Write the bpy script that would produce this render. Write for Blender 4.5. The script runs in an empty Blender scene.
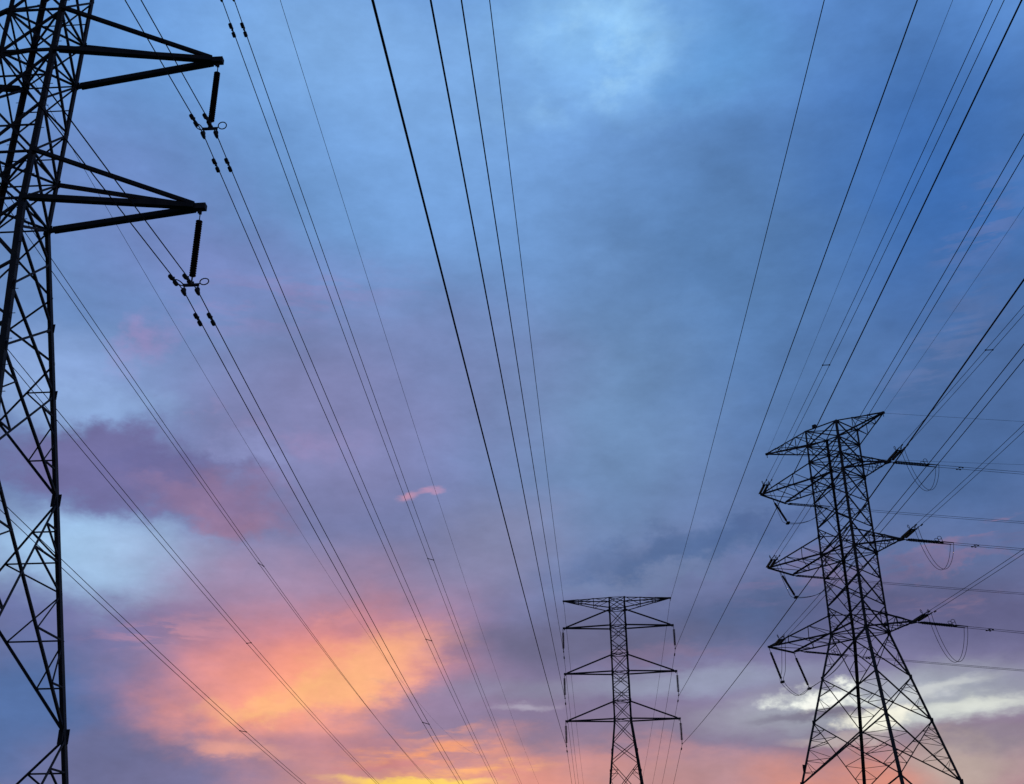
import bpy, bmesh, math, random
from mathutils import Vector, Matrix
random.seed(7)
C = bpy.context.scene.collection
SC = bpy.context.scene

# ------------------------------------------------------------------ camera
PITCH, ROLL, FPX = 0.438799, -0.012879, 1136.017
cam_d = bpy.data.cameras.new('camera')
cam_d.sensor_fit = 'HORIZONTAL'; cam_d.sensor_width = 36.0
cam_d.lens = 36.0 * FPX / 1024.0
cam_d.clip_start = 0.1; cam_d.clip_end = 12000.0
cam = bpy.data.objects.new('camera', cam_d); C.objects.link(cam)
_X = Vector((1, 0, 0)); _U = Vector((0, -math.sin(PITCH), math.cos(PITCH))); _F = Vector((0, math.cos(PITCH), math.sin(PITCH)))
_r = math.cos(ROLL) * _X + math.sin(ROLL) * _U
_u = -math.sin(ROLL) * _X + math.cos(ROLL) * _U
M = Matrix((_r, _u, -_F)).transposed().to_4x4(); M.translation = (0, 0, 1.6)
cam.matrix_world = M
SC.camera = cam

# ------------------------------------------------------------------ view
SC.view_settings.view_transform = 'Standard'
try: SC.view_settings.look = 'None'
except Exception: pass
SC.view_settings.exposure = 0.0
SC.view_settings.gamma = 1.0
SC.view_settings.use_curve_mapping = False

# ------------------------------------------------------------------ dusk sky
SUN_AZ, SUN_EL = -4.0, 1.2           # degrees, azimuth clockwise from +Y
NISHITA_STRENGTH = 0.004

def lin(c):
    o = []
    for v in c:
        v = v / 255.0
        o.append(v / 12.92 if v <= 0.04045 else ((v + 0.055) / 1.055) ** 2.4)
    return (o[0], o[1], o[2], 1.0)

world = bpy.data.worlds.new('World'); SC.world = world; world.use_nodes = True
world.cycles.sampling_method = 'MANUAL'; world.cycles.sample_map_resolution = 256
nt = world.node_tree; nt.nodes.clear(); N = nt.nodes; L = nt.links

def nd(t, **kw):
    n = N.new(t)
    for k, v in kw.items(): setattr(n, k, v)
    return n
def put(sock, v):
    if isinstance(v, bpy.types.NodeSocket): L.new(v, sock)
    else: sock.default_value = v
def mth(op, a, b=None, c=None, clamp=False):
    n = nd('ShaderNodeMath', operation=op, use_clamp=clamp)
    put(n.inputs[0], a)
    if b is not None: put(n.inputs[1], b)
    if c is not None: put(n.inputs[2], c)
    return n.outputs[0]
def vmt(op, a, b=None):
    n = nd('ShaderNodeVectorMath', operation=op)
    put(n.inputs[0], a)
    if b is not None:
        if op == 'SCALE': put(n.inputs['Scale'], b)
        else: put(n.inputs[1], b)
    return n.outputs['Value'] if op in ('LENGTH', 'DOT_PRODUCT') else n.outputs['Vector']
def mixc(fac, a, b, blend='MIX'):
    n = nd('ShaderNodeMix', data_type='RGBA', blend_type=blend)
    put(n.inputs[0], fac); put(n.inputs[6], a); put(n.inputs[7], b)
    return n.outputs[2]
def mrange(v, a, b, c=0.0, d=1.0, interp='SMOOTHSTEP'):
    n = nd('ShaderNodeMapRange', interpolation_type=interp, clamp=True)
    put(n.inputs[0], v)
    for i, x in enumerate((a, b, c, d)): n.inputs[i + 1].default_value = x
    return n.outputs[0]
def noise(vec, scale, detail=5.0, rough=0.55, dist=0.0):
    n = nd('ShaderNodeTexNoise', noise_dimensions='3D')
    put(n.inputs['Vector'], vec)
    n.inputs['Scale'].default_value = scale; n.inputs['Detail'].default_value = detail
    n.inputs['Roughness'].default_value = rough; n.inputs['Distortion'].default_value = dist
    return n

tc = nd('ShaderNodeTexCoord')
direction = vmt('NORMALIZE', tc.outputs['Generated'])
sep = nd('ShaderNodeSeparateXYZ'); put(sep.inputs[0], direction)
DEG = 180.0 / math.pi
az = mth('MULTIPLY', mth('ARCTAN2', sep.outputs['X'], sep.outputs['Y']), DEG)
el = mth('MULTIPLY', mth('ARCSINE', sep.outputs['Z']), DEG)
comb = nd('ShaderNodeCombineXYZ'); put(comb.inputs[0], az); put(comb.inputs[1], el)
AE = comb.outputs[0]                                   # (azimuth, elevation) in degrees

# cloud deck coordinates: direction with height stretched so clouds flatten towards the horizon
stretch = vmt('MULTIPLY', direction, (1.0, 1.0, 2.0))
w1 = noise(stretch, 3.2, 3.0, 0.5)
w2 = noise(stretch, 9.0, 6.0, 0.6)
w3 = noise(vmt('MULTIPLY', direction, (1.0, 1.0, 3.2)), 22.0, 5.0, 0.62)
w4 = noise(vmt('MULTIPLY', direction, (1.0, 1.0, 6.0)), 16.0, 5.0, 0.62)
def warp(base, n, ax, ay):
    return vmt('ADD', base, vmt('MULTIPLY', vmt('SUBTRACT', n.outputs['Color'], (0.5, 0.5, 0.5)), (ax, ay, 0.0)))
AE_soft = warp(warp(AE, w1, 6.0, 4.0), w2, 5.0, 3.5)
AE_wisp = warp(warp(AE, w2, 6.0, 3.5), w3, 5.0, 2.6)

ramp = nd('ShaderNodeValToRGB')
put(ramp.inputs[0], mth('DIVIDE', mth('ADD', el, 4.0), 94.0, clamp=True))
RAMP = [(-4, (104, 84, 92)), (0, (182, 138, 134)), (5.5, (170, 132, 144)), (9, (128, 118, 152)), (13.5, (108, 114, 156)), (19, (106, 126, 174)),
        (25, (104, 134, 184)), (32, (106, 146, 200)), (40, (106, 154, 216)), (52, (90, 138, 204)), (90, (62, 96, 150))]
cr = ramp.color_ramp
while len(cr.elements) < len(RAMP): cr.elements.new(0.5)
for e, (d, c) in zip(cr.elements, RAMP): e.position = (d + 4.0) / 94.0
for e, (d, c) in zip(cr.elements, RAMP): e.color = lin(c)
sky = ramp.outputs[0]

def cloud(sky, caz, cel, raz, rel, rot, col, strength, core=0.0, field=None, tex=0.0):
    """one bank of cloud or gap, centred on a compass bearing and height in degrees"""
    m = nd('ShaderNodeMapping', vector_type='TEXTURE')
    put(m.inputs[0], FIELD[field])
    m.inputs['Location'].default_value = (caz, cel, 0.0)
    m.inputs['Rotation'].default_value = (0.0, 0.0, math.radians(rot))
    m.inputs['Scale'].default_value = (raz, rel, 1.0)
    a = mrange(vmt('LENGTH', m.outputs[0]), 1.0, core, 0.0, strength)
    if tex > 0:
        a = mth('MULTIPLY', a, mrange(TEXN[field], 0.5 - 0.18 * tex, 0.5 + 0.12 * tex))
    return mixc(a, sky, lin(col))

AE_flat = warp(warp(AE, w2, 2.6, 1.4), w3, 2.6, 1.1)
w5 = noise(vmt('MULTIPLY', direction, (1.0, 1.0, 1.5)), 11.0, 6.0, 0.60)
w6 = noise(vmt('MULTIPLY', direction, (1.0, 1.0, 1.7)), 30.0, 5.0, 0.62)
AE_lump = warp(warp(AE, w5, 7.0, 5.0), w6, 3.2, 2.4)
S_, W_, F_, L_ = 'soft', 'wisp', 'flat', 'lump'
FIELD = {S_: AE_soft, W_: AE_wisp, F_: AE_flat, L_: AE_lump}
TEXN = {S_: w4.outputs['Fac'], W_: w4.outputs['Fac'], F_: w4.outputs['Fac'], L_: w5.outputs['Fac']}
def from_view(px, py):                                 # bearing and height of a point seen while surveying the sky
    a = (px - 512.0) / FPX; b = (392.0 - py) / FPX
    x = math.cos(ROLL) * a - math.sin(ROLL) * b; up = math.sin(ROLL) * a + math.cos(ROLL) * b
    d = (x, math.cos(PITCH) - up * math.sin(PITCH), math.sin(PITCH) + up * math.cos(PITCH))
    return math.degrees(math.atan2(d[0], d[1])), math.degrees(math.atan2(d[2], math.hypot(d[0], d[1])))
CLOUDS = [
#   px   py    rx   ry  rot  colour           str  core field tex
 (940, 190, 380, 420,  0, (58, 106, 174), .97, .0, S_, 0),
 (960, 430, 400, 210,  0, (72, 103, 153),  .95, .1, S_, 0),
 (730, 290, 220, 300,  0, (83, 123, 172), .70, .0, S_, 0),
 (590,  40, 190, 130,  0, (142, 196, 243), .80, .0, L_, 0),
 (600,  60, 110,  90, 10, (166, 214, 248), .75, .0, L_, .5),
 (520, 100,  90,  60, 20, (140, 190, 238), .55, .0, L_, .5),
 (690,  90, 120,  40, 15, (104, 160, 218), .45, .0, L_, .5),
 (410, 100, 300, 230,  0, (124, 170, 226), .75, .0, S_, 0),
 (590, 440, 170, 230,  0, (108, 142, 182), .70, .0, S_, 0),
 (725,  40, 110, 110,  0, ( 96, 152, 212), .70, .0, S_, 0),
 (320,  30, 220, 130,  0, (132, 178, 230), .55, .0, S_, 0),
 (330, 430, 320, 210, 10, (132, 128, 172), .75, .0, S_, 0),
 (100, 190, 220, 150,  0, (110, 130, 190), .60, .0, S_, 0),
 ( 60, 385, 200,  85,  0, (136, 164, 212), .75, .1, S_, 0),
 ( 75, 556, 200,  66,  2, (158, 195, 231), .92, .10, S_, 0),
 ( 85, 548, 150,  44,  2, (160, 198, 234), .60, .0, L_, 0),
 (290, 580, 260,  80,  0, (160, 148, 184), .70, .0, S_, 0),
 ( 75, 402, 130,  40,  0, (140, 170, 216), .70, .2, L_, 0),
 (245, 452,  60,  26,  0, (142, 150, 200), .60, .0, L_, 0),
 (120, 474, 175,  56, -4, (108, 106, 154), .96, .45, L_, 0),
 (220, 503, 105,  44, -6, (136, 114, 152), .85, .20, L_, 0),
 (235, 524,  75,  24, -4, (152, 120, 152), .65, .00, L_, 0),
 (160, 470,  90,  24, 10, ( 98, 100, 150), .55, .0, L_, .6),
 (120, 620, 150,  30,  6, (122, 118, 166), .60, .1, W_, 0),
 (220, 270, 200,  90,  0, (126, 132, 190), .55, .0, S_, 0),
 (150, 340,  46,  34, 40, (156, 142, 194), .70, .0, L_, .3),
 (195, 408,  50,  20, 10, (162, 138, 180), .65, .0, L_, .3),
 (255, 300,  90,  20,  8, (146, 138, 190), .50, .0, L_, .4),
 (300, 440, 110,  30,  6, (148, 132, 176), .50, .0, L_, .4),
 (290, 300, 170,  40, 10, (142, 134, 184), .40, .0, W_, .5),
 ( 50, 625, 130,  50,  0, (104, 114, 166), .60, .1, S_, 0),
 (290, 664, 330, 150, 12, (188, 134, 156), .85, .0, S_, 0),
 (300, 682, 250, 105, 14, (238, 146, 142), .92, .0, S_, 0),
 (285, 706, 200,  84, 12, (255, 164, 134), .95, .0, S_, 0),
 (340, 690, 120,  38, 18, (255, 192, 130), .85, .0, L_, 0),
 (260, 716,  90,  22, 10, (255, 188, 132), .70, .0, L_, 0),
 (300, 640, 120,  16, 10, (226, 150, 152), .60, .0, L_, .3),
 (375, 668, 120,  48, 22, (254, 178, 136), .80, .0, W_, 0),
 (180, 632, 120,  22,  4, (206, 146, 164), .60, .1, F_, .4),
 ( 20, 730, 190, 150,  0, ( 76, 108, 162), .98, .25, S_, 0),
 (150, 772, 170,  60, -4, (100, 108, 152), .95, .3, S_, 0),
 (450, 712, 180,  40,  8, (138, 122, 156), .85, .15, W_, 0),
 (360, 752, 140,  22, -2, (160, 120, 148), .70, .1, F_, 0),
 (495, 545, 130,  70,  0, (130, 130, 162), .65, .0, S_, 0),
 (690, 545, 160,  34,  6, ( 82, 108, 154), .92, .30, L_, 0),
 (740, 535, 100,  16,  8, ( 74, 100, 148), .60, .10, L_, 0),
 (640, 572, 120,  16,  2, (118, 134, 172), .55, .0, L_, 0),
 (800, 520,  90,  22, 10, ( 84, 104, 152), .50, .0, L_, 0),
 (760, 615, 190,  48,  4, ( 74,  94, 136), .90, .2, S_, 0),
 (600, 640, 190,  44,  0, (100, 102, 136), .85, .2, S_, 0),
 (660, 655, 110,  18,  4, (128, 112, 144), .60, .1, W_, 0),
 (690, 682, 210,  20,  3, (142, 150, 176), .85, .2, F_, 0),
 (545, 688, 150,  18,  2, (132, 136, 164), .55, .1, F_, 0),
 (528, 708,  40,   6,  0, (184, 182, 200), .55, .1, F_, 0),
 (930, 620, 230,  60,  0, ( 94,  94, 134), .90, .2, S_, 0),
 (985, 526,  90,   7,  9, (148, 120, 152), .75, .0, F_, .3),
 (955, 540, 100,   6,  7, (138, 116, 150), .70, .0, F_, .3),
 (960, 552,  90,  10,  6, (140, 116, 150), .60, .0, L_, 0),
 (830, 568,  70,  10, 14, (132, 114, 150), .55, .0, L_, 0),
 (900, 570, 160,  22,  8, (112, 106, 146), .60, .1, W_, .5),
 (950, 602, 130,  16,  6, (136, 114, 144), .55, .0, W_, .5),
 (800, 572, 110,  22, 16, (116, 110, 150), .70, .0, W_, .5),
 (985, 220,  90,  50, 50, (106, 122, 174), .45, .0, W_, .3),
 (940, 350, 130,  40, 40, (98, 118, 166), .60, .0, W_, .5),
 (760, 726, 230,  40,  0, (124, 116, 144), .92, .25, F_, 0),
 (880, 700, 240,  40,  3, (158, 164, 178), .92, .3, F_, 0),
 (950, 712, 150,  20,  4, (204, 210, 206), .85, .1, F_, 0),
 (935, 690,  90,  10,  8, (214, 218, 216), .60, .1, F_, 0),
 (822, 692,  50,  20,  0, (228, 234, 228), .96, .2, L_, 0),
 (820, 692,  28,  13,  0, (250, 252, 244), .95, .3, L_, 0),
 (838, 711,  60,   7,  2, (122, 116, 136), .85, .2, F_, 0),
 (880, 716,  40,  20,  0, (246, 244, 228), .97, .3, L_, 0),
 (905, 735,  90,   9,  3, (146, 130, 144), .80, .2, F_, 0),
 (978, 706,  90,  11,  4, (222, 226, 218), .75, .1, F_, 0),
 (800, 716,  70,   9,  2, (116, 112, 136), .75, .2, F_, 0),
 (850, 742,  80,   9, -4, (212, 206, 200), .60, .1, F_, 0),
 (960, 742, 170,  26,  2, (140, 128, 144), .90, .25, F_, 0),
 (500, 785, 330,  62,  0, (222, 146, 134), .90, .05, W_, 0),
 (700, 775, 190,  34,  0, (170, 136, 144), .60, .05, F_, 0),
 (860, 788, 170,  50,  0, (218, 142, 124), .95, .1, S_, 0),
 (985, 772, 100,  34,  0, (182, 166, 158), .85, .1, S_, 0),
 (425, 756, 120,  14,  4, (244, 160, 118), .90, .1, F_, .6),
 (470, 768, 110,  10,  2, (250, 178, 118), .85, .1, F_, .6),
 (390, 766,  90,   8,  2, (196, 126, 140), .70, .1, F_, .4),
 (440, 736,  60,   8,  8, (232, 154, 128), .75, .1, F_, .4),
 (415, 782, 110,   9,  0, (255, 214, 104), .97, .3, F_, 0),
 (235, 750,  80,  12, -6, (228, 160, 146), .85, .1, F_, 0),
 (406, 494,  24,   7,  6, (208, 150, 174), .72, .1, F_, 0),
 (431, 489,  17,   5,  4, (198, 146, 176), .60, .1, F_, 0),
]
BASE = dict(FIELD)
for num, (px, py, rx, ry, rot, col, st, core, field, tex) in enumerate(CLOUDS):
    if num and num % 10 == 0:          # evaluate the banks in batches (keeps the shader's memory use low)
        for k in BASE: FIELD[k] = vmt('ADD', BASE[k], vmt('SCALE', sky, 1e-5))
    a0, e0 = from_view(px, py); a1, _e = from_view(px + 20, py); _a, e1 = from_view(px, py - 20)
    sky = cloud(sky, a0, e0, rx * abs(a1 - a0) / 20.0, ry * abs(e1 - e0) / 20.0, rot, col, st, core, field, tex)
# fine mottling of the cloud deck
mott = mrange(noise(stretch, 14.0, 4.0, 0.6).outputs['Fac'], 0.3, 0.7, 0.93, 1.07, 'LINEAR')
sky = vmt('SCALE', sky, mott)
mott2 = mrange(noise(vmt('MULTIPLY', direction, (1.0, 1.0, 1.5)), 7.0, 5.0, 0.58).outputs['Fac'], 0.3, 0.7, 0.89, 1.11, 'LINEAR')
sky = vmt('SCALE', sky, mott2)
mott3 = mrange(noise(vmt('MULTIPLY', direction, (1.0, 1.0, 2.2)), 34.0, 4.0, 0.68).outputs['Fac'], 0.3, 0.7, 0.955, 1.045, 'LINEAR')
sky = vmt('SCALE', sky, mott3)
# unseen sky away from the sunset and overhead, dimmed to keep the towers dark
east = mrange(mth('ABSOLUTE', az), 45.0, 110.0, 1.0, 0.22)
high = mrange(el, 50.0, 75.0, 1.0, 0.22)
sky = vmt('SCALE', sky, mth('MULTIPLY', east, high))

nish = nd('ShaderNodeTexSky', sky_type='NISHITA')
nish.sun_disc = False
nish.sun_elevation = math.radians(SUN_EL); nish.sun_rotation = math.radians(SUN_AZ)
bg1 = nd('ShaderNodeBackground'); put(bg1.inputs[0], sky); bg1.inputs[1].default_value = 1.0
bg2 = nd('ShaderNodeBackground'); put(bg2.inputs[0], nish.outputs[0]); bg2.inputs[1].default_value = NISHITA_STRENGTH
add = nd('ShaderNodeAddShader'); L.new(bg1.outputs[0], add.inputs[0]); L.new(bg2.outputs[0], add.inputs[1])
wout = nd('ShaderNodeOutputWorld'); L.new(add.outputs[0], wout.inputs[0])

# ------------------------------------------------------------------ the low sun behind the cloud
sun_d = bpy.data.lights.new('sun', 'SUN'); sun_d.energy = 0.12; sun_d.angle = math.radians(3.0); sun_d.color = (1.0, 0.72, 0.48)
sun = bpy.data.objects.new('sun', sun_d); C.objects.link(sun)
_s = Vector((math.sin(math.radians(SUN_AZ)) * math.cos(math.radians(SUN_EL)), math.cos(math.radians(SUN_AZ)) * math.cos(math.radians(SUN_EL)), math.sin(math.radians(SUN_EL))))
sun.rotation_euler = _s.to_track_quat('Z', 'Y').to_euler(); sun.location = (0, 0, 60)

# ------------------------------------------------------------------ materials
def material(name, col, col2, rough, metal, scale, bump=0.0):
    m = bpy.data.materials.new(name); m.use_nodes = True
    t = m.node_tree; b = t.nodes['Principled BSDF']
    tx = t.nodes.new('ShaderNodeTexCoord')
    n = t.nodes.new('ShaderNodeTexNoise'); n.inputs['Scale'].default_value = scale; n.inputs['Detail'].default_value = 6
    t.links.new(tx.outputs['Object'], n.inputs['Vector'])
    r = t.nodes.new('ShaderNodeValToRGB'); r.color_ramp.elements[0].position = 0.35; r.color_ramp.elements[1].position = 0.68
    r.color_ramp.elements[0].color = (*col, 1); r.color_ramp.elements[1].color = (*col2, 1)
    t.links.new(n.outputs['Fac'], r.inputs[0]); t.links.new(r.outputs[0], b.inputs['Base Color'])
    b.inputs['Specular IOR Level'].default_value = 0.12
    b.inputs['Roughness'].default_value = rough; b.inputs['Metallic'].default_value = metal
    if bump:
        bp = t.nodes.new('ShaderNodeBump'); bp.inputs['Strength'].default_value = bump
        t.links.new(n.outputs['Fac'], bp.inputs['Height']); t.links.new(bp.outputs[0], b.inputs['Normal'])
    return m
STEEL = material('weathered_steel', (0.060, 0.066, 0.078), (0.110, 0.104, 0.100), 0.8, 0.0, 3.0, 0.1)
ALU = material('stranded_conductor', (0.020, 0.021, 0.024), (0.032, 0.032, 0.034), 0.9, 0.0, 8.0)
PORC = material('brown_porcelain', (0.030, 0.018, 0.014), (0.045, 0.028, 0.020), 0.55, 0.0, 6.0)
GLASS = material('grey_porcelain', (0.06, 0.07, 0.07), (0.09, 0.10, 0.10), 0.6, 0.0, 6.0)
GRASS = material('grass_field', (0.025, 0.040, 0.014), (0.055, 0.060, 0.025), 0.95, 0.0, 0.15, 0.4)
SIGN = material('enamel_plate', (0.05, 0.05, 0.05), (0.08, 0.08, 0.08), 0.5, 0.0, 2.0)

# ------------------------------------------------------------------ mesh helpers
class MB:
    def __init__(s): s.v = []; s.f = []
    def add(s, vs, fs):
        o = len(s.v); s.v += [tuple(v) for v in vs]; s.f += [tuple(i + o for i in f) for f in fs]
    def prof(s, p, q, pts, u, v):
        """extrude a 2D outline pts (in u, v) from p to q"""
        n = len(pts); p = Vector(p); q = Vector(q)
        vs = [p + u * a + v * b for a, b in pts] + [q + u * a + v * b for a, b in pts]
        fs = [(i, (i + 1) % n, n + (i + 1) % n, n + i) for i in range(n)]
        fs += [tuple(reversed(range(n))), tuple(range(n, 2 * n))]
        s.add(vs, fs)
    def ell(s, p, q, w, t, u=None, v=None):
        """steel angle: corner line p-q, flanges along u and v"""
        p = Vector(p); q = Vector(q); d = (q - p).normalized()
        u = Vector(u) if u is not None else Vector((0.3, 0.2, 1)); u = (u - d * u.dot(d)); u.normalize()
        if v is None: v = d.cross(u)
        else:
            v = Vector(v); v = v - d * v.dot(d) - u * v.dot(u); v.normalize()
        s.prof(p, q, [(0, 0), (w, 0), (w, t), (t, t), (t, w), (0, w)], u, v)
    def box(s, c, u, v, w, a, b, d):
        """box centred c with half sizes a, b, d along u, v, w"""
        c = Vector(c); u = Vector(u).normalized(); v = Vector(v).normalized(); w = Vector(w).normalized()
        s.prof(c - w * d, c + w * d, [(-a, -b), (a, -b), (a, b), (-a, b)], u, v)
    def bar(s, p, q, a, b, up=(0, 0, 1)):
        p = Vector(p); q = Vector(q); d = (q - p).normalized(); u = d.cross(Vector(up))
        if u.length < 1e-4: u = d.cross(Vector((1, 0, 0)))
        u.normalize(); v = u.cross(d)
        s.prof(p, q, [(-a, -b), (a, -b), (a, b), (-a, b)], u, v)
    def tube(s, pts, r, n=6, cap=True):
        pts = [Vector(p) for p in pts]; vs = []; fs = []
        for i, p in enumerate(pts):
            d = (pts[min(i + 1, len(pts) - 1)] - pts[max(i - 1, 0)]).normalized()
            u = d.cross(Vector((0, 0, 1)))
            if u.length < 1e-3: u = d.cross(Vector((0, 1, 0)))
            u.normalize(); w = u.cross(d)
            rr = r[i] if isinstance(r, (list, tuple)) else r
            vs += [p + (u * math.cos(2 * math.pi * k / n) + w * math.sin(2 * math.pi * k / n)) * rr for k in range(n)]
        for i in range(len(pts) - 1):
            for k in range(n):
                a = i * n + k; b = i * n + (k + 1) % n
                fs.append((a, b, b + n, a + n))
        if cap: fs += [tuple(range(n - 1, -1, -1)), tuple(range((len(pts) - 1) * n, len(pts) * n))]
        s.add(vs, fs)
    def discs(s, p, q, n, r, core, sides=14):
        """string of shed discs from p to q, one continuous lathe"""
        p = Vector(p); q = Vector(q); pts = []; rr = []
        for i in range(n):
            t0 = i / n
            for dt, ra in ((0.02, core), (0.30, core * 1.3), (0.42, r), (0.62, r * 0.97), (0.68, core * 1.6), (0.97, core)):
                pts.append(p.lerp(q, t0 + dt / n)); rr.append(ra)
        s.tube(pts, rr, sides)
    def build(s, name, mat, parent=None, smooth=False):
        me = bpy.data.meshes.new(name); me.from_pydata(s.v, [], s.f); me.update()
        bm = bmesh.new(); bm.from_mesh(me); bmesh.ops.recalc_face_normals(bm, faces=bm.faces); bm.to_mesh(me); bm.free()
        if smooth:
            for f in me.polygons: f.use_smooth = True
        me.materials.append(mat)
        o = bpy.data.objects.new(name, me); C.objects.link(o)
        if parent: o.parent = parent
        return o

def tag(o, label, cat, group=None):
    o['label'] = label; o['category'] = cat
    if group: o['group'] = group
    return o
def thing(name, label, cat, loc=(0, 0, 0), rotz=0.0, group=None):
    o = bpy.data.objects.new(name, None); C.objects.link(o); o.empty_display_size = 0.3
    o.location = loc; o.rotation_euler = (0, 0, rotz)
    return tag(o, label, cat, group)
def dup(root, loc, rotz, label):
    r = root.copy(); C.objects.link(r); r.location = loc; r.rotation_euler = (0, 0, rotz); r['label'] = label
    for ch in list(root.children):
        c = ch.copy(); C.objects.link(c); c.parent = r
        for gch in list(ch.children):
            d = gch.copy(); C.objects.link(d); d.parent = c
    return r

# ------------------------------------------------------------------ ground
g = MB(); S = 4000.0; n = 40
gv = [(-S + 2 * S * i / n, -S + 2 * S * j / n, 0) for j in range(n + 1) for i in range(n + 1)]
g.add(gv, [(j * (n + 1) + i, j * (n + 1) + i + 1, (j + 1) * (n + 1) + i + 1, (j + 1) * (n + 1) + i) for j in range(n) for i in range(n)])
ground = g.build('ground', GRASS); ground['kind'] = 'structure'

# ------------------------------------------------------------------ lattice towers
def lerp(a, b, t): return a + (b - a) * t
class Tower:
    """local axes: x along the cross-arms, y along the line, z up"""
    def __init__(s, name, label, loc, rot, prof, group=None):
        s.root = thing(name, label, 'pylon', (loc[0], loc[1], 0), rot, group)
        s.prof = prof                                  # [(z, half width)]
    def w(s, z):
        p = s.prof
        for (z0, w0), (z1, w1) in zip(p, p[1:]):
            if z <= z1: return lerp(w0, w1, (z - z0) / (z1 - z0))
        return p[-1][1]
    def node(s, sx, sy, z): k = s.w(z); return Vector((sx * k, sy * k, z))
    def legs(s, width, t, gus, bolts=0):
        for sx in (-1, 1):
            for sy in (-1, 1):
                m = MB(); zs = [-0.4] + [z for z, _ in s.prof[1:]]
                for i in range(len(zs) - 1):
                    ww = width if i == 0 else width * 0.86
                    p = s.node(sx, sy, zs[i]); q = s.node(sx, sy, zs[i + 1])
                    m.ell(p, q + (q - p).normalized() * 0.03, ww, t, (-sx, 0, 0), (0, -sy, 0))
                for z, r in gus:                        # gusset plates riveted inside the leg angle
                    c = s.node(sx, sy, z)
                    m.box(c + Vector((-sx * r * .6, -sy * 0.032, 0)), (1, 0, 0), (0, 0, 1), (0, 1, 0), r, r * 1.3, 0.009)
                    m.box(c + Vector((-sx * 0.032, -sy * r * .6, 0)), (0, 1, 0), (0, 0, 1), (1, 0, 0), r, r * 1.3, 0.009)
                if bolts and sx * sy < 0:              # climbing pegs
                    z = 2.5; k = 0
                    while z < s.prof[-1][0]:
                        c = s.node(sx, sy, z); k += 1
                        d = Vector((sx, 0, 0)) if k % 2 else Vector((0, sy, 0))
                        m.tube([c, c + d * 0.17], 0.011, 5); z += 0.42
                m.build('leg', STEEL, s.root)
    def strut(s, m, p, q, w, out, jit=None):
        d = random.uniform(0.004, 0.028) if jit is None else jit
        o = -Vector(out) * d
        dd = (q - p).normalized()
        u = dd.cross(Vector(out)); 
        if u.z < 0: u = -u
        m.ell(p + o - u * w * 0.5, q + o - u * w * 0.5, w, max(0.008, w * 0.1), u, -Vector(out))
    def face(s, axis, sgn, panels, wd, wr, name='lattice_bracing'):
        """axis 'x': face normal along x (the side faces); axis 'y': the faces across the line"""
        out = Vector((sgn, 0, 0)) if axis == 'x' else Vector((0, sgn, 0))
        def P(e, z): return s.node(sgn, e, z) if axis == 'x' else s.node(e, sgn, z)
        m = MB()
        for (z0, z1, opt) in panels:
            n = opt.get('n', 0)
            A0, B0, A1, B1 = P(-1, z0), P(1, z0), P(-1, z1), P(1, z1)
            w_ = opt.get('w', wd)
            s.strut(m, A0, B1, w_, out); s.strut(m, B0, A1, w_, out)
            k = s.w(z0) / (s.w(z0) + s.w(z1)); X = A0.lerp(B1, k)
            if opt.get('top'): s.strut(m, A1, B1, wd * .9, out)
            if opt.get('bot'): s.strut(m, A0, B0, wd * .9, out)
            if opt.get('mid'): s.strut(m, P(-1, X.z), P(1, X.z), wr, out)
            for e, E0, E1 in ((-1, A0, A1), (1, B0, B1)):
                low = [E0.lerp(X, j / (n + 1)) for j in range(1, n + 1)]
                up = [E1.lerp(X, j / (n + 1)) for j in range(1, n + 1)]
                LX = P(e, X.z)
                if n:
                    for j, p in enumerate(low):
                        s.strut(m, p, P(e, p.z), wr, out)
                        nxt = P(e, low[j + 1].z) if j + 1 < n else LX
                        s.strut(m, p, nxt, wr, out)
                    for j, p in enumerate(up):
                        s.strut(m, p, P(e, p.z), wr, out)
                        nxt = P(e, up[j + 1].z) if j + 1 < n else LX
                        s.strut(m, p, nxt, wr, out)
        return m.build(name, STEEL, s.root)
    def plan(s, zs, wr):
        """horizontal frames inside the body"""
        for z in zs:
            m = MB(); c = [s.node(a, b, z) for a, b in ((-1, -1), (1, -1), (1, 1), (-1, 1))]
            up = Vector((0, 0, 1))
            m.bar(c[0], c[2], wr * .5, wr * .5); m.bar(c[1] + up * wr * 1.05, c[3] + up * wr * 1.05, wr * .5, wr * .5)
            m.build('plan_bracing', STEEL, s.root)

def simple_arm(T, sx, L, z, dt, wb, wt, tipw, single_top=False):
    """two heavy boxed lower chords and lighter upper chords meeting at the tip"""
    arm = MB()
    tip = Vector((sx * L, 0, z))
    arm.prof(tip + Vector((-sx * .50, 0, -.005)), tip, [(-tipw, -.085), (tipw, -.085), (tipw, .10), (-tipw, .10)], Vector((0, 1, 0)), Vector((0, 0, 1)))
    a = arm.build('crossarm', STEEL, T.root)
    tops = ((0, wt),) if single_top else ((-1, wt), (1, wt))
    for e in (-1, 1):
        m = MB(); p = T.node(sx, e, z); q = tip + Vector((-sx * .35, e * tipw * .75, 0)); d = (q - p).normalized()
        m.bar(p + d * .12, q, wb * .5, wb * .42)
        m.bar(p - d * .03, p + d * .2, wb * .25, wb * .36)
        m.build('chord', STEEL, a)
    for e, ww in tops:
        m = MB(); p = T.node(sx, e, z + dt); q = tip + Vector((-sx * .35, e * tipw * .6, .09)); d = (q - p).normalized()
        m.bar(p - d * .03, q, ww * .5, ww * .42)
        m.build('chord', STEEL, a)
    m = MB(); m.box(tip + Vector((-sx * .18, 0, -.13)), (1, 0, 0), (0, 1, 0), (0, 0, 1), .05, .015, .08); m.build('hanger_plate', STEEL, a)
    return a

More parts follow.
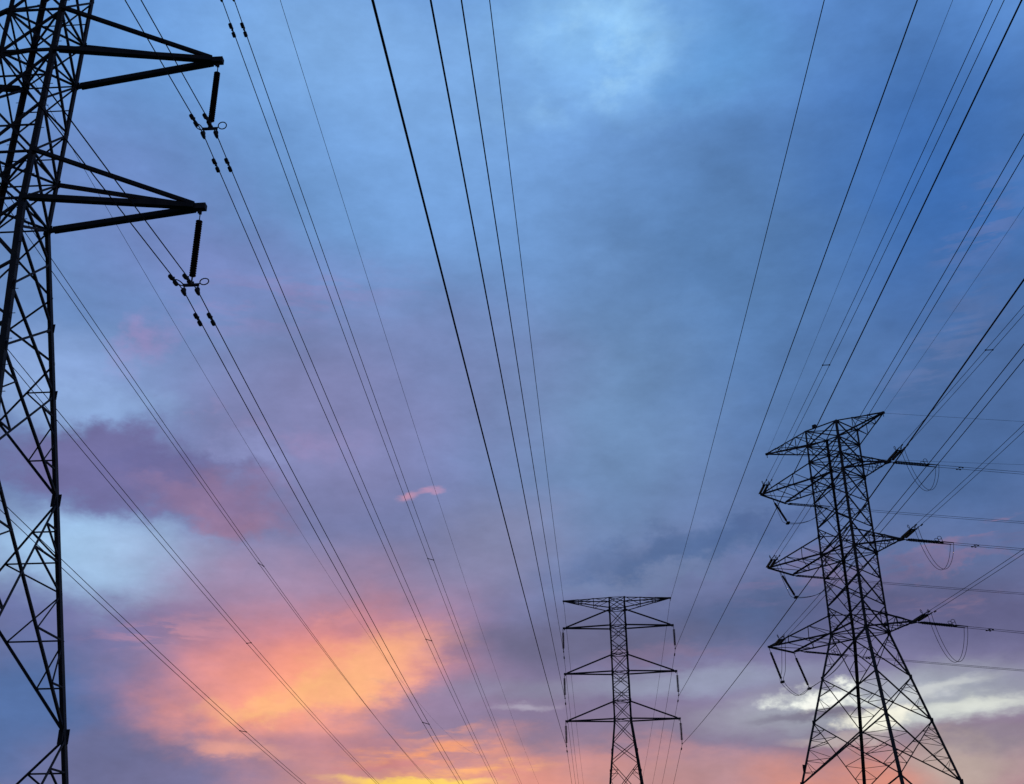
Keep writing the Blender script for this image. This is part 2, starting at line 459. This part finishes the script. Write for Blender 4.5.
def web_arm(T, sx, z, zt, L, wb, tip_up, wc, ww, nweb=3, name='crossarm'):
    """latticed arm: lower chords from z, upper chords from zt, ends at a bar (wb > 0) or a point"""
    arm = MB(); ch = {}
    tips = {e: Vector((sx * L, e * max(wb, 0.06), z)) for e in (-1, 1)}
    for e in (-1, 1):
        ch[('b', e)] = (T.node(sx, e, z), tips[e])
        ch[('t', e)] = (T.node(sx, e, zt), tips[e] + Vector((-sx * .12, 0, tip_up)))
    for k, (p, q) in ch.items():
        pass
    if wb > 0.2:
        arm.ell(tips[-1] + Vector((0, -.1, -.06)), tips[1] + Vector((0, .1, -.06)), .16, .02, (0, 0, 1), (-sx, 0, 0))
    else:
        arm.box(Vector((sx * (L - .15), 0, z + .02)), (1, 0, 0), (0, 1, 0), (0, 0, 1), .25, .13, .10)
    def pt(k, t): p, q = ch[k]; return p.lerp(q, t)
    for i in range(1, nweb + 1):
        t0 = (i - 1) / nweb; t1 = i / nweb
        a, b = (1, -1) if i % 2 else (-1, 1)
        arm.bar(pt(('b', a), t0), pt(('b', b), t1 - .02), ww * .5, ww * .5)
        if i < nweb:
            arm.bar(pt(('b', -1), t1), pt(('b', 1), t1), ww * .5, ww * .5)
            arm.bar(pt(('t', -1), t1), pt(('t', 1), t1), ww * .5, ww * .5)
            for e in (-1, 1): arm.bar(pt(('b', e), t1), pt(('t', e), t1), ww * .5, ww * .5)
        for e in (-1, 1):
            if i < nweb: arm.bar(pt(('b', e), t0 if i > 1 else .02), pt(('t', e), t1), ww * .5, ww * .5)
    a = arm.build(name, STEEL, T.root)
    for k, (p, q) in ch.items():
        m = MB(); m.ell(p, q, wc, wc * .14, (0, 0, 1) if k[0] == 'b' else (0, 0, -1), (0, -k[1], 0)); m.build('chord', STEEL, a)
    return a

def suspension_tower(name, label, loc, rot, s, w3, w1, w0, dt, he, Larm, Le, k, heavy, bolts, one_top=False):
    h = 21.0
    T = Tower(name, label, loc, rot, [(0, w0), (h, w3), (he, w1)])
    hs = [h, h + s, h + 2 * s]
    T.legs((.19 if one_top else .175) * k, .02, [(6.27, .15), (12.63, .14), (15.73, .11), (17.8, .11)] + [(z, .12) for z in hs] + [(z + dt, .11) for z in hs], bolts)
    low_side = [(0, 6.27, dict(n=2)), (6.27, 12.63, dict(n=2)), (12.63, 15.73, dict(n=1)), (15.73, 17.8, {}), (17.8, 19.9, {}), (19.9, h, dict(top=1))]
    low_cross = [(0, 6.27, dict(n=2)), (6.27, 12.63, dict(n=2)), (12.63, 16.7, dict(n=1)), (16.7, 18.75, {}), (18.75, h, dict(top=1))]
    def upper(mid):
        o = []
        for i, z in enumerate(hs):
            o.append((z, z + dt, dict(top=1)))
            if i < 2:
                zm = z + dt + (s - dt) / 2
                o += [(z + dt, zm, dict(mid=mid)), (zm, z + s, dict(top=1, mid=mid))]
        o.append((hs[2] + dt, he, dict(top=1)))
        return o
    wd = .07 * k; wr = .046 * k
    for sg in (-1, 1):
        T.face('x', sg, low_side + upper(0), wd, wr); T.face('y', sg, low_cross + upper(1), wd, wr)
    T.plan(hs + [z + dt for z in hs] + [he - .02], wr * 1.3)
    for sx in (-1, 1):
        for z, Lk in zip(hs, Larm): simple_arm(T, sx, Lk, z, dt, .185 * heavy * (.85 if one_top else 1), (.16 if one_top else .125) * heavy, .10, one_top)
        earth_arm(T, sx, he, hs[2] + dt, Le, .10 * k, .05 * k, 3 if one_top else 4)
    return T, hs

def earth_arm(T, sx, zt, zb, L, wc, ww, nweb=4):
    arm = MB(); tip = Vector((sx * L, 0, zt - .1)); ch = {}
    for e in (-1, 1):
        off = Vector((0, e * .05, 0))
        ch[('t', e)] = (T.node(sx, e, zt), tip + off + Vector((0, 0, .08))); ch[('b', e)] = (T.node(sx, e, zb), tip + off)
    def pt(k, t): p, q = ch[k]; return p.lerp(q, t)
    arm.box(tip + Vector((-sx * .12, 0, .03)), (1, 0, 0), (0, 1, 0), (0, 0, 1), .22, .10, .08)
    arm.tube([tip + Vector((0, 0, .06)), tip + Vector((0, 0, -.3))], .03, 6)
    for i in range(1, nweb):
        t1 = i / nweb; t0 = (i - 1) / nweb
        for e in (-1, 1):
            arm.bar(pt(('b', e), t1), pt(('t', e), t1), ww * .5, ww * .5)
            arm.bar(pt(('t', e), t0), pt(('b', e), t1), ww * .5, ww * .5)
        for tb in 'tb':
            arm.bar(pt((tb, -1), t1), pt((tb, 1), t1), ww * .5, ww * .5)
        arm.bar(pt(('t', 1 if i % 2 else -1), t0), pt(('t', -1 if i % 2 else 1), t1), ww * .5, ww * .5)
    tl = (nweb - 1) / nweb
    for k in ch: arm.bar(pt(k, tl), pt(k, 1.0), ww * .4, ww * .4)
    a = arm.build('earth_wire_arm', STEEL, T.root)
    for k, (p, q) in ch.items():
        m = MB(); m.ell(p, q, wc, wc * .14, (0, 0, 1) if k[0] == 'b' else (0, 0, -1), (0, -k[1], 0)); m.build('chord', STEEL, a)
    return a

A_LOC, A_ROT = (-15.0037, 28.4431), -0.050391
B_LOC, B_ROT = (11.2086, 122.8104), -0.072072
C_LOC, C_ROT = (25.5435, 83.8679), -0.847196
def W(loc, rot, a, b, z):
    return Vector((loc[0] + a * math.cos(rot) - b * math.sin(rot), loc[1] + a * math.sin(rot) + b * math.cos(rot), z))
SA, SB = 5.56007, 4.9303
TA, HA = suspension_tower('lattice_tower', 'tall near lattice pylon cut off by the left edge, two heavy arms reaching right',
                          A_LOC, A_ROT, SA, .9012, .9004, 3.7623, 1.6846, 35.25, (6.0, 5.97, 5.97), 5.9, 1.0, 1.0, 1)
TB, HB = suspension_tower('lattice_tower', 'small distant lattice pylon in the middle with three pairs of slender arms',
                          B_LOC, B_ROT, SB, .9445, .9031, 3.5, 1.9, 33.93, (6.05, 6.05, 6.02), 5.84, 1.0, 1.0, 0, True)

# the angle pylon on the right
SCp = 6.1248; H3 = 20.857
TC = Tower('lattice_tower', 'wide latticed strain pylon on the right, seen corner-on with looping jumpers', C_LOC, C_ROT,
           [(0, 6.30), (H3, 1.553), (37.2, 1.491)])
HC = [H3, H3 + SCp, H3 + 2 * SCp]; DTC = 1.4
TC.legs(.185, .022, [(4.9, .14), (10.3, .14), (14.5, .13), (17.6, .12)] + [(z, .15) for z in HC] + [(z + DTC, .12) for z in HC])
pc = [(0, 4.9, dict(n=2)), (4.9, 10.3, dict(n=2)), (10.3, 14.5, dict(n=2)), (14.5, 17.6, dict(n=1)), (17.6, H3, dict(n=1, top=1))]
for i, z in enumerate(HC[:2]):
    q = SCp / 3
    pc += [(z, z + q, dict(n=1)), (z + q, z + 2 * q, dict(n=1)), (z + 2 * q, z + 3 * q, dict(n=1, top=1))]
pc += [(HC[2], HC[2] + DTC, dict(top=1)), (HC[2] + DTC, 35.85, dict(top=1)), (35.85, 37.2, dict(top=1))]
for sg in (-1, 1):
    TC.face('x', sg, pc, .085, .036); TC.face('y', sg, pc, .085, .036)
TC.plan(HC + [z + DTC for z in HC] + [35.85, 37.18], .055)
LCL = (6.458, 6.369, 6.290); LCR = (4.498, 4.603, 4.569); WB = 1.606
for i, z in enumerate(HC):
    web_arm(TC, -1, z, z + DTC, LCL[i] if i else 7.15, WB, .12, .11, .042, 3)
    web_arm(TC, 1, z, z + DTC, LCR[i], 0, .12, .11, .042, 3)
earth_arm(TC, -1, 37.2, 35.85, 6.37, .10, .045, 4)
earth_arm(TC, 1, 37.2, 35.85, 4.71, .10, .045, 3)
m = MB(); c = TC.node(-1, -1, 11.4); m.box(c + Vector((.05, -.05, 0)), (1, 0, 0), (0, 1, 0), (0, 0, 1), .02, .14, .24); m.build('number_plate', SIGN, TC.root)
m = MB(); c = Vector((-.55, -1.49, 37.3)); m.box(c, (1, 0, 0), (0, 1, 0), (0, 0, 1), .15, .1, .14); m.build('beacon_box', SIGN, TC.root)

# ------------------------------------------------------------------ wires
def along(p0, w, t):
    th, m_, k_ = w
    return Vector((p0[0] + t * math.cos(th), p0[1] + t * math.sin(th), p0[2] + m_ * t + k_ * t * t))
def arc(p0, w, t0, t1, n): return [along(p0, w, lerp(t0, t1, (i / n) ** 1.4)) for i in range(n + 1)]
def damper(o, p, d, k=1.0):
    """stockbridge damper: two weights on a short messenger under the wire"""
    d = d.normalized(); dn = Vector((0, 0, -.075 * k)); m = MB()
    m.tube([p - d * .24 * k + dn, p + d * .24 * k + dn], .012 * k, 6)
    m.bar(p + Vector((0, 0, .03)), p + dn * 1.2, .03 * k, .02 * k, (0, 1, 0))
    for sg in (-1, 1):
        c = p + d * sg * .19 * k + dn
        m.tube([c - d * .10 * k, c - d * .08 * k, c + d * .08 * k, c + d * .10 * k], [.035 * k, .062 * k, .062 * k, .035 * k], 10)
    x = m.build('vibration_damper', STEEL); return x
def wire(name, pts, r, label, group, dampers=(), mat=None):
    m = MB(); m.tube(pts, r, 7)
    o = m.build(name, mat or ALU, None, True); tag(o, label, 'wire', group)
    for (p, d, k) in dampers:
        x = damper(o, p, d, k); x.parent = o
    return o
spacers = []
def spacer(p, q, label, k=1.0):
    d = (q - p).normalized(); m = MB()
    m.bar(p - d * .03, q + d * .03, .016 * k, .02 * k)
    for c in (p, q): m.box(c, (1, 0, 0), (0, 1, 0), (0, 0, 1), .03 * k, .05 * k, .03 * k)
    tag(m.build('spacer', STEEL), label, 'spacer', 'spacer bars on the twin wires'); 

HALF = .20
RW = .0155
A_FAR = {('R', 0): ((1.50327, -.1052, 2.46e-4), (1.50272, -.1079, 2.46e-4)), ('R', 1): ((1.50295, -.1033, 2.46e-4), (1.50285, -.1057, 2.46e-4)),
         ('R', 2): ((1.50261, -.1011, 2.46e-4), (1.50216, -.1037, 2.46e-4)),
         ('L', 0): ((1.50436, -.1193, 3.1e-4), (1.50348, -.1212, 3.1e-4)), ('L', 1): ((1.49706, -.1261, 3.1e-4), (1.49957, -.1254, 3.1e-4)),
         ('L', 2): ((1.50173, -.1143, 3.1e-4), (1.50149, -.1195, 3.1e-4))}
A_NEAR = {('R', 0): ((4.65716, -.0928, 3.49e-4), (4.6573, -.0895, 3.49e-4)), ('R', 1): ((4.65657, -.1069, 3.49e-4), (4.65659, -.1061, 3.49e-4))}
LEV = ('lowest', 'middle', 'top')
SP_T = {('R', 0): 48.2, ('R', 1): 48.9, ('R', 2): 48.9, ('L', 0): 47.2, ('L', 1): 45.9, ('L', 2): 47.6}
for side, sx in (('R', 1), ('L', -1)):
    for i in range(3):
        a = 5.85 if i == 0 else 5.83
        ends = []
        for j, (wn, off) in enumerate((('left', -HALF), ('right', HALF))):
            p0 = W(A_LOC, A_ROT, sx * a + off, 0, HA[i] - 2.85)
            wf = A_FAR[(side, i)][j]; wn_ = A_NEAR.get((side, i), A_NEAR[('R', 1)])[j]
            near = arc(p0, wn_, 0.6, 75, 26); far = arc(p0, wf, 0.6, 260, 60)
            pts = list(reversed(near)) + [p0 + Vector((0, 0, 0.0))] + far
            dm = []
            if side == 'R' or True:
                for ww, t in ((wf, 1.33), (wn_, .85 if i < 2 else 1.0)):
                    dm.append((along(p0, ww, t), along(p0, ww, t + .1) - along(p0, ww, t), 1.0))
            if side == 'R':
                lb = '%s wire of the twin pair clamped under the %s right arm of the left pylon' % (wn, LEV[i]) if i < 2 else \
                     '%s wire of the rightmost twin pair from the left pylon, weights at top edge' % wn
            else:
                lb = '%s wire of the %s twin pair that emerges from behind the left pylon' % (wn, LEV[i])
            wire('conductor_wire', pts, RW, lb, 'twin wires of the left pylon', dm)
            ends.append(along(p0, wf, SP_T[(side, i)]))
        nm = {('R', 0): 'twin wires from the lowest arm of the left pylon', ('R', 1): 'twin wires from the second arm of the left pylon', ('R', 2): 'rightmost twin wires of the left pylon',
              ('L', 0): 'leftmost and lowest twin wires, near the bottom left', ('L', 1): 'second twin wires from the left', ('L', 2): 'third twin wires from the left'}[(side, i)]
        spacer(ends[0], ends[1], 'short spacer bar clipped across the ' + nm)
EARTH_A = {1: (5.7, 35.2), -1: (5.7, 35.2)}
EW_A = {1: (1.49641, -.1162, 2.714e-4), -1: (1.52159, -.08674, 3.88e-4)}
for sx in (1, -1):
    p0 = W(A_LOC, A_ROT, sx * EARTH_A[sx][0], 0, EARTH_A[sx][1])
    wn_ = (EW_A[sx][0] + math.pi, -.08, 3e-4)
    wire('earth_wire', list(reversed(arc(p0, wn_, .3, 75, 20))) + [p0] + arc(p0, EW_A[sx], .3, 260, 60), .010,
         'faint thin earth wire %s of the twin wires from the left pylon' % ('to the right' if sx > 0 else 'between the left-hand pairs'), 'earth wires of the left pylon')

# middle pylon
B_NEAR = {-1: ((4.65071, -.0752), (4.65195, -.0860), (4.65155, -.0883)), 1: ((4.64828, -.0659), (4.64916, -.0638), (4.6494, -.0635))}
B_FAR = {-1: ((1.50222, -.0976), (1.50361, -.1030), (1.50403, -.1043)), 1: ((1.50226, -.1060), (1.50224, -.1057), (1.50237, -.1043))}
for sx in (-1, 1):
    for i in range(3):
        p0 = W(B_LOC, B_ROT, sx * 6.0, 0, HB[i] - 2.6)
        wn_ = (*B_NEAR[sx][i], 1.847e-4); wf = (*B_FAR[sx][i], 3.43e-4)
        pts = list(reversed(arc(p0, wn_, .4, 150, 60))) + [p0] + arc(p0, wf, .4, 240, 30)
        dm = [(along(p0, wf, 1.6), along(p0, wf, 1.7) - along(p0, wf, 1.6), 1.1)]
        wire('conductor_wire', pts, .019, 'single dark wire overhead to the %s %s arm of the small middle pylon' % (LEV[i], 'left' if sx < 0 else 'right'), 'single wires of the middle pylon', dm)
    p0 = W(B_LOC, B_ROT, sx * 5.8, 0, 33.5)
    wn_ = (4.64981, -.0735, 2.3e-4) if sx < 0 else (4.64691, -.0560, 2.3e-4)
    wire('earth_wire', list(reversed(arc(p0, wn_, .3, 150, 60))) + [p0] + arc(p0, (1.503, -.09, 3e-4), .3, 240, 30), .017,
         'thin earth wire running up from the top %s tip of the small middle pylon' % ('left' if sx < 0 else 'right'), 'earth wires of the middle pylon')

# right pylon: wires overhead towards the viewer and wires running off to the right
CN = [(-1.63322, -.0671), (-1.63161, -.0692), (-1.63201, -.0793)]; CNR = [(-1.63272, -.0792), (-1.63245, -.0855), (-1.63182, -.1062)]
CF = [(.14395, -.0714), (.14385, -.0589), (.14379, -.0523)]; CFR = [(.14399, -.0763), (.14382, -.0565), (.14372, -.0483)]
KN, KF = 3.61e-4, 3.80e-4
STR = 3.5
tips = {}
for i in range(3):
    tips[('L', i, 'n')] = (W(C_LOC, C_ROT, -LCL[i], -WB, HC[i]), (*CN[i], KN))
    tips[('L', i, 'f')] = (W(C_LOC, C_ROT, -LCL[i], WB, HC[i]), (*CF[i], KF))
    tips[('R', i, 'n')] = (W(C_LOC, C_ROT, LCR[i], -.05, HC[i]), (*CNR[i], KN))
    tips[('R', i, 'f')] = (W(C_LOC, C_ROT, LCR[i], .05, HC[i]), (*CFR[i], KF))
def perp(w): return Vector((-math.sin(w[0]), math.cos(w[0]), 0))
def tension_string(p0, w, label, rd=.11):
    """double horizontal disc string between arm tip and wires"""
    p0 = Vector(p0); d = (along(p0, w, STR) - p0).normalized(); u = perp(w); up = u.cross(d)
    if up.z < 0: up = -up
    t = thing('tension_insulator', label, 'insulator', p0, 0, 'strain insulators of the right pylon')
    z = Vector((0, 0, 0))
    link = MB(); link.tube([z, d * .35], .035, 8); link.box(d * .45, u, d, up, .24, .12, .015)
    link.build('yoke_plate', STEEL, t)
    for sg in (-1, 1):
        o = u * .14 * sg
        m = MB(); m.discs(d * .55 + o, d * (STR - .65) + o, 18, rd, rd * .55, 12); m.build('disc_string', GLASS, t, True)
    e = MB(); e.box(d * (STR - .5), u, d, up, .28, .14, .015)
    for sg in (-1, 1): e.tube([d * (STR - .45) + u * HALF * sg, d * (STR + .35) + u * HALF * sg], [.045, .035], 8)
    e.build('yoke_plate', STEEL, t)
    for sg in (-1, 1):                                   # arcing horns: open racket loops above the line end
        c = d * (STR - .75) + up * .28 + u * .22 * sg; k = MB()
        pts = [c + d * .15 * math.cos(a) + (up * .8 + u * .3 * sg) * .14 * math.sin(a) for a in [2 * math.pi * q / 14 for q in range(15)]]
        k.tube([d * (STR - .5) + u * .2 * sg, pts[0]] + pts, .02, 6); k.build('arcing_ring', STEEL, t)
    return t
for side in 'LR':
    for i in range(3):
        for nf in 'nf':
            p0, w = tips[(side, i, nf)]
            sd = 'left' if side == 'L' else 'right'
            tension_string(p0, w, 'paired disc insulator at the %s %s arm tip of the right pylon, pulling %s' % (LEV[i], sd, 'up overhead' if nf == 'n' else 'away rightwards'), .055 if side + nf == 'Lf' else .08 if nf == 'f' else .10)
            u = perp(w)
            for sg in (-1, 1):
                nm = ('left' if sg * u.x < 0 else 'right') if nf == 'n' else ('far' if sg * u.y > 0 else 'near')
                q = p0 + u * HALF * sg
                pts = arc(q, w, STR + .1, 140 if nf == 'n' else 200, 50)
                td = STR + (1.0 if nf == 'n' else 2.1)
                dm = [(along(q, w, td), along(q, w, td + .1) - along(q, w, td), .7)]
                lb = '%s wire of the pair rising overhead from the %s %s arm of the right pylon' % (nm, LEV[i], sd) if nf == 'n' else \
                     '%s wire of the pair running off rightwards from the %s %s arm, right pylon' % (nm, LEV[i], sd)
                wire('conductor_wire', pts, .0145, lb, 'twin wires of the right pylon', dm)
for key, t, nm in ((('L', 2, 'n'), 27.7, 'top left'), (('R', 2, 'n'), 22.9, 'top right')):
    p0, w = tips[key]; u = perp(w); c = along(p0, w, t)
    spacer(c - u * HALF, c + u * HALF, 'short spacer bar clipped across twin wires rising from %s arm of the right pylon' % nm)
for sx, L_, wn_, wf in ((-1, 6.368, (-1.63255, -.0509, 2.96e-4), (.0555, -.0403, 3e-4)), (1, 4.712, (-1.6318, -.073, 2.96e-4), (.0557, -.0585, 3e-4))):
    p0 = W(C_LOC, C_ROT, sx * L_, 0, 37.1)
    sd = 'left' if sx < 0 else 'right'
    wire('earth_wire', arc(p0, wn_, 0, 140, 40), .009, 'faint thin earth wire rising overhead from the top %s tip of the right pylon' % sd, 'earth wires of the right pylon')
    wire('earth_wire', arc(p0, wf, 0, 200, 40), .009, 'faint thin earth wire running off rightwards from the top %s tip of the right pylon' % sd, 'earth wires of the right pylon')

# jumpers: slack twin loops carrying the current round the arm ends
JR_SAG = (2.9, 2.5, 2.6)
def jumper(pts_c, label, wide=.13):
    m_l = []
    for sg in (-1, 1):
        pts = []
        for k, p in enumerate(pts_c):
            d = (pts_c[min(k + 1, len(pts_c) - 1)] - pts_c[max(k - 1, 0)]); u = Vector((-d.y, d.x, 0))
            u = u.normalized() if u.length > 1e-4 else Vector((1, 0, 0))
            pts.append(p + u * wide * sg)
        wire('jumper_wire', pts, .017, label % ('inner' if sg < 0 else 'outer'), 'slack jumper loops of the right pylon')
def bez(ps, n=28):
    """smooth curve through the given points (Catmull-Rom)"""
    q = [ps[0] * 2 - ps[1]] + ps + [ps[-1] * 2 - ps[-2]]; o = []
    for i in range(1, len(q) - 2):
        for k in range(n // (len(ps) - 1)):
            t = k / (n // (len(ps) - 1)); a, b, c, d = q[i - 1:i + 3]
            o.append(.5 * ((2 * b) + (c - a) * t + (2 * a - 5 * b + 4 * c - d) * t * t + (3 * b - a - 3 * c + d) * t ** 3))
    return o + [ps[-1]]
for i in range(3):
    a, b = (along(*tips[('R', i, nf)], STR + .3) for nf in 'nf')
    pts = []
    for k in range(33):
        t = k / 32; p = a.lerp(b, t); s_ = 1 - (2 * t - 1) ** 2
        p.z -= JR_SAG[i] * s_ ** .8; pts.append(p)
    jumper(pts, '%s wire of the slack loop hanging below the ' + LEV[i] + ' right arm of the right pylon')
def support_string(p0, p1, label):
    p0 = Vector(p0); t = thing('jumper_insulator', label, 'insulator', p0, 0, 'jumper support insulators of the right pylon')
    d = Vector(p1) - p0; m = MB(); m.tube([Vector((0, 0, .05)), d * .12], .025, 6); m.build('hanger_link', STEEL, t)
    m = MB(); m.discs(d * .12, d * .9, 20, .10, .06, 12); m.build('disc_string', PORC, t, True)
    m = MB(); m.tube([d * .9, d], .03, 6); m.box(d, (1, 0, 0), (0, 1, 0), (0, 0, 1), .12, .25, .06); m.build('clamp', STEEL, t)
    return Vector(p1)
for i in range(3):
    z = HC[i]; Lx = LCL[i]
    near = along(*tips[('L', i, 'n')], STR + .3); far = along(*tips[('L', i, 'f')], STR + .3)
    if i == 0:
        s1 = support_string(W(C_LOC, C_ROT, -7.1, -WB, z - .1), W(C_LOC, C_ROT, -6.35, -WB + .2, z - 2.75), 'disc string hanging from the outer end of lowest left arm of the right pylon')
        s2 = support_string(W(C_LOC, C_ROT, -7.1, WB, z - .1), W(C_LOC, C_ROT, -6.2, WB + .2, z - 2.9), 'disc string hanging from the inner end of lowest left arm of the right pylon')
        pts = bez([near, near.lerp(s1, .55) + Vector((0, 0, -.5)), s1, s1.lerp(s2, .5) + Vector((0, 0, -.75)), s2, s2.lerp(far, .6) + Vector((0, 0, -.3)), far], 48)
    else:
        s1 = support_string(W(C_LOC, C_ROT, -Lx, 0.0, z - .1), W(C_LOC, C_ROT, -Lx + .9, .4, z - 2.2), 'disc string hanging slanted from the end of %s left arm of the right pylon' % LEV[i])
        pts = bez([near, near.lerp(s1, .6) + Vector((0, 0, -.6)), s1, s1.lerp(far, .5) + Vector((0, 0, -.5)), far], 48)
    jumper(pts, '%s wire of the slack loop hanging below the ' + LEV[i] + ' left arm of the right pylon')

# ------------------------------------------------------------------ suspension insulators
def suspension_insulator(label, loc, rot, drop, twin, group):
    """hangs from the arm tip; origin at the hook"""
    t = thing('suspension_insulator', label, 'insulator', loc, rot, group)
    z = Vector((0, 0, -1))
    if twin:
        m = MB(); m.tube([Vector((0, 0, .02)), z * .44], .016, 6); m.box(z * .12, (1, 0, 0), (0, 1, 0), (0, 0, 1), .04, .02, .08); m.build('hanger_link', STEEL, t)
        m = MB(); m.discs(z * .42, z * 2.34, 24, .10, .05, 16); m.build('disc_string', PORC, t, True)
        m = MB(); m.tube([z * 2.33, z * 2.62], .025, 8)
        m.bar(Vector((-HALF - .03, 0, -2.62)), Vector((HALF + .03, 0, -2.62)), .02, .045)
        m.box(Vector((0, 0, -2.58)), (1, 0, 0), (0, 1, 0), (0, 0, 1), .07, .02, .07)
        m.build('yoke_plate', STEEL, t)
        for sg in (-1, 1):
            m = MB(); x = sg * HALF
            m.tube([Vector((x, 0, -2.62)), Vector((x, 0, -2.76))], .022, 6)
            m.tube([Vector((x, -.16, -2.87)), Vector((x, -.08, -2.84)), Vector((x, .08, -2.84)), Vector((x, .16, -2.87))], [.03, .06, .06, .03], 8)
            m.box(Vector((x, 0, -2.79)), (1, 0, 0), (0, 1, 0), (0, 0, 1), .055, .05, .06)
            m.build('suspension_clamp', STEEL, t)
            m = MB(); c = Vector((sg * (HALF + .17), 0, -2.52))
            pts = [c + Vector((math.cos(a) * .115, math.sin(a) * .15, math.cos(a) * .05 * sg)) for a in [math.pi + 2 * math.pi * q / 22 if sg > 0 else 2 * math.pi * q / 22 for q in range(23)]]
            m.tube([Vector((sg * .12, 0, -2.60))] + pts, .017, 8, False); m.build('arcing_ring', STEEL, t, True)
    else:
        m = MB(); m.tube([Vector((0, 0, .02)), z * .42], .03, 6); m.build('hanger_link', STEEL, t)
        m = MB(); m.discs(z * .40, z * (drop - .35), 14, .145, .05, 14); m.build('disc_string', PORC, t, True)
        m = MB(); m.tube([z * (drop - .36), z * (drop - .05)], .03, 8)
        m.tube([Vector((0, -.3, -drop - .02)), Vector((0, -.1, -drop)), Vector((0, .1, -drop)), Vector((0, .3, -drop - .02))], [.035, .07, .07, .035], 8)
        m.build('suspension_clamp', STEEL, t)
    return t
protoA = None
for side, sx in (('right', 1), ('left', -1)):
    for i in range(3):
        a = 5.85 if i == 0 else 5.83
        lc = W(A_LOC, A_ROT, sx * a, 0, HA[i] - .05)
        lb = 'long disc insulator with ring loops hanging from the %s %s arm of the left pylon' % (LEV[i], side)
        if protoA is None: protoA = suspension_insulator(lb, lc, A_ROT, 2.8, True, 'suspension insulators of the left pylon')
        else: dup(protoA, lc, A_ROT, lb)
protoB = None
for side, sx in (('right', 1), ('left', -1)):
    for i in range(3):
        lc = W(B_LOC, B_ROT, sx * 6.0, 0, HB[i] - .05)
        lb = 'small disc insulator hanging from the %s %s arm of the distant middle pylon' % (LEV[i], side)
        if protoB is None: protoB = suspension_insulator(lb, lc, B_ROT, 2.5, False, 'suspension insulators of the middle pylon')
        else: dup(protoB, lc, B_ROT, lb)
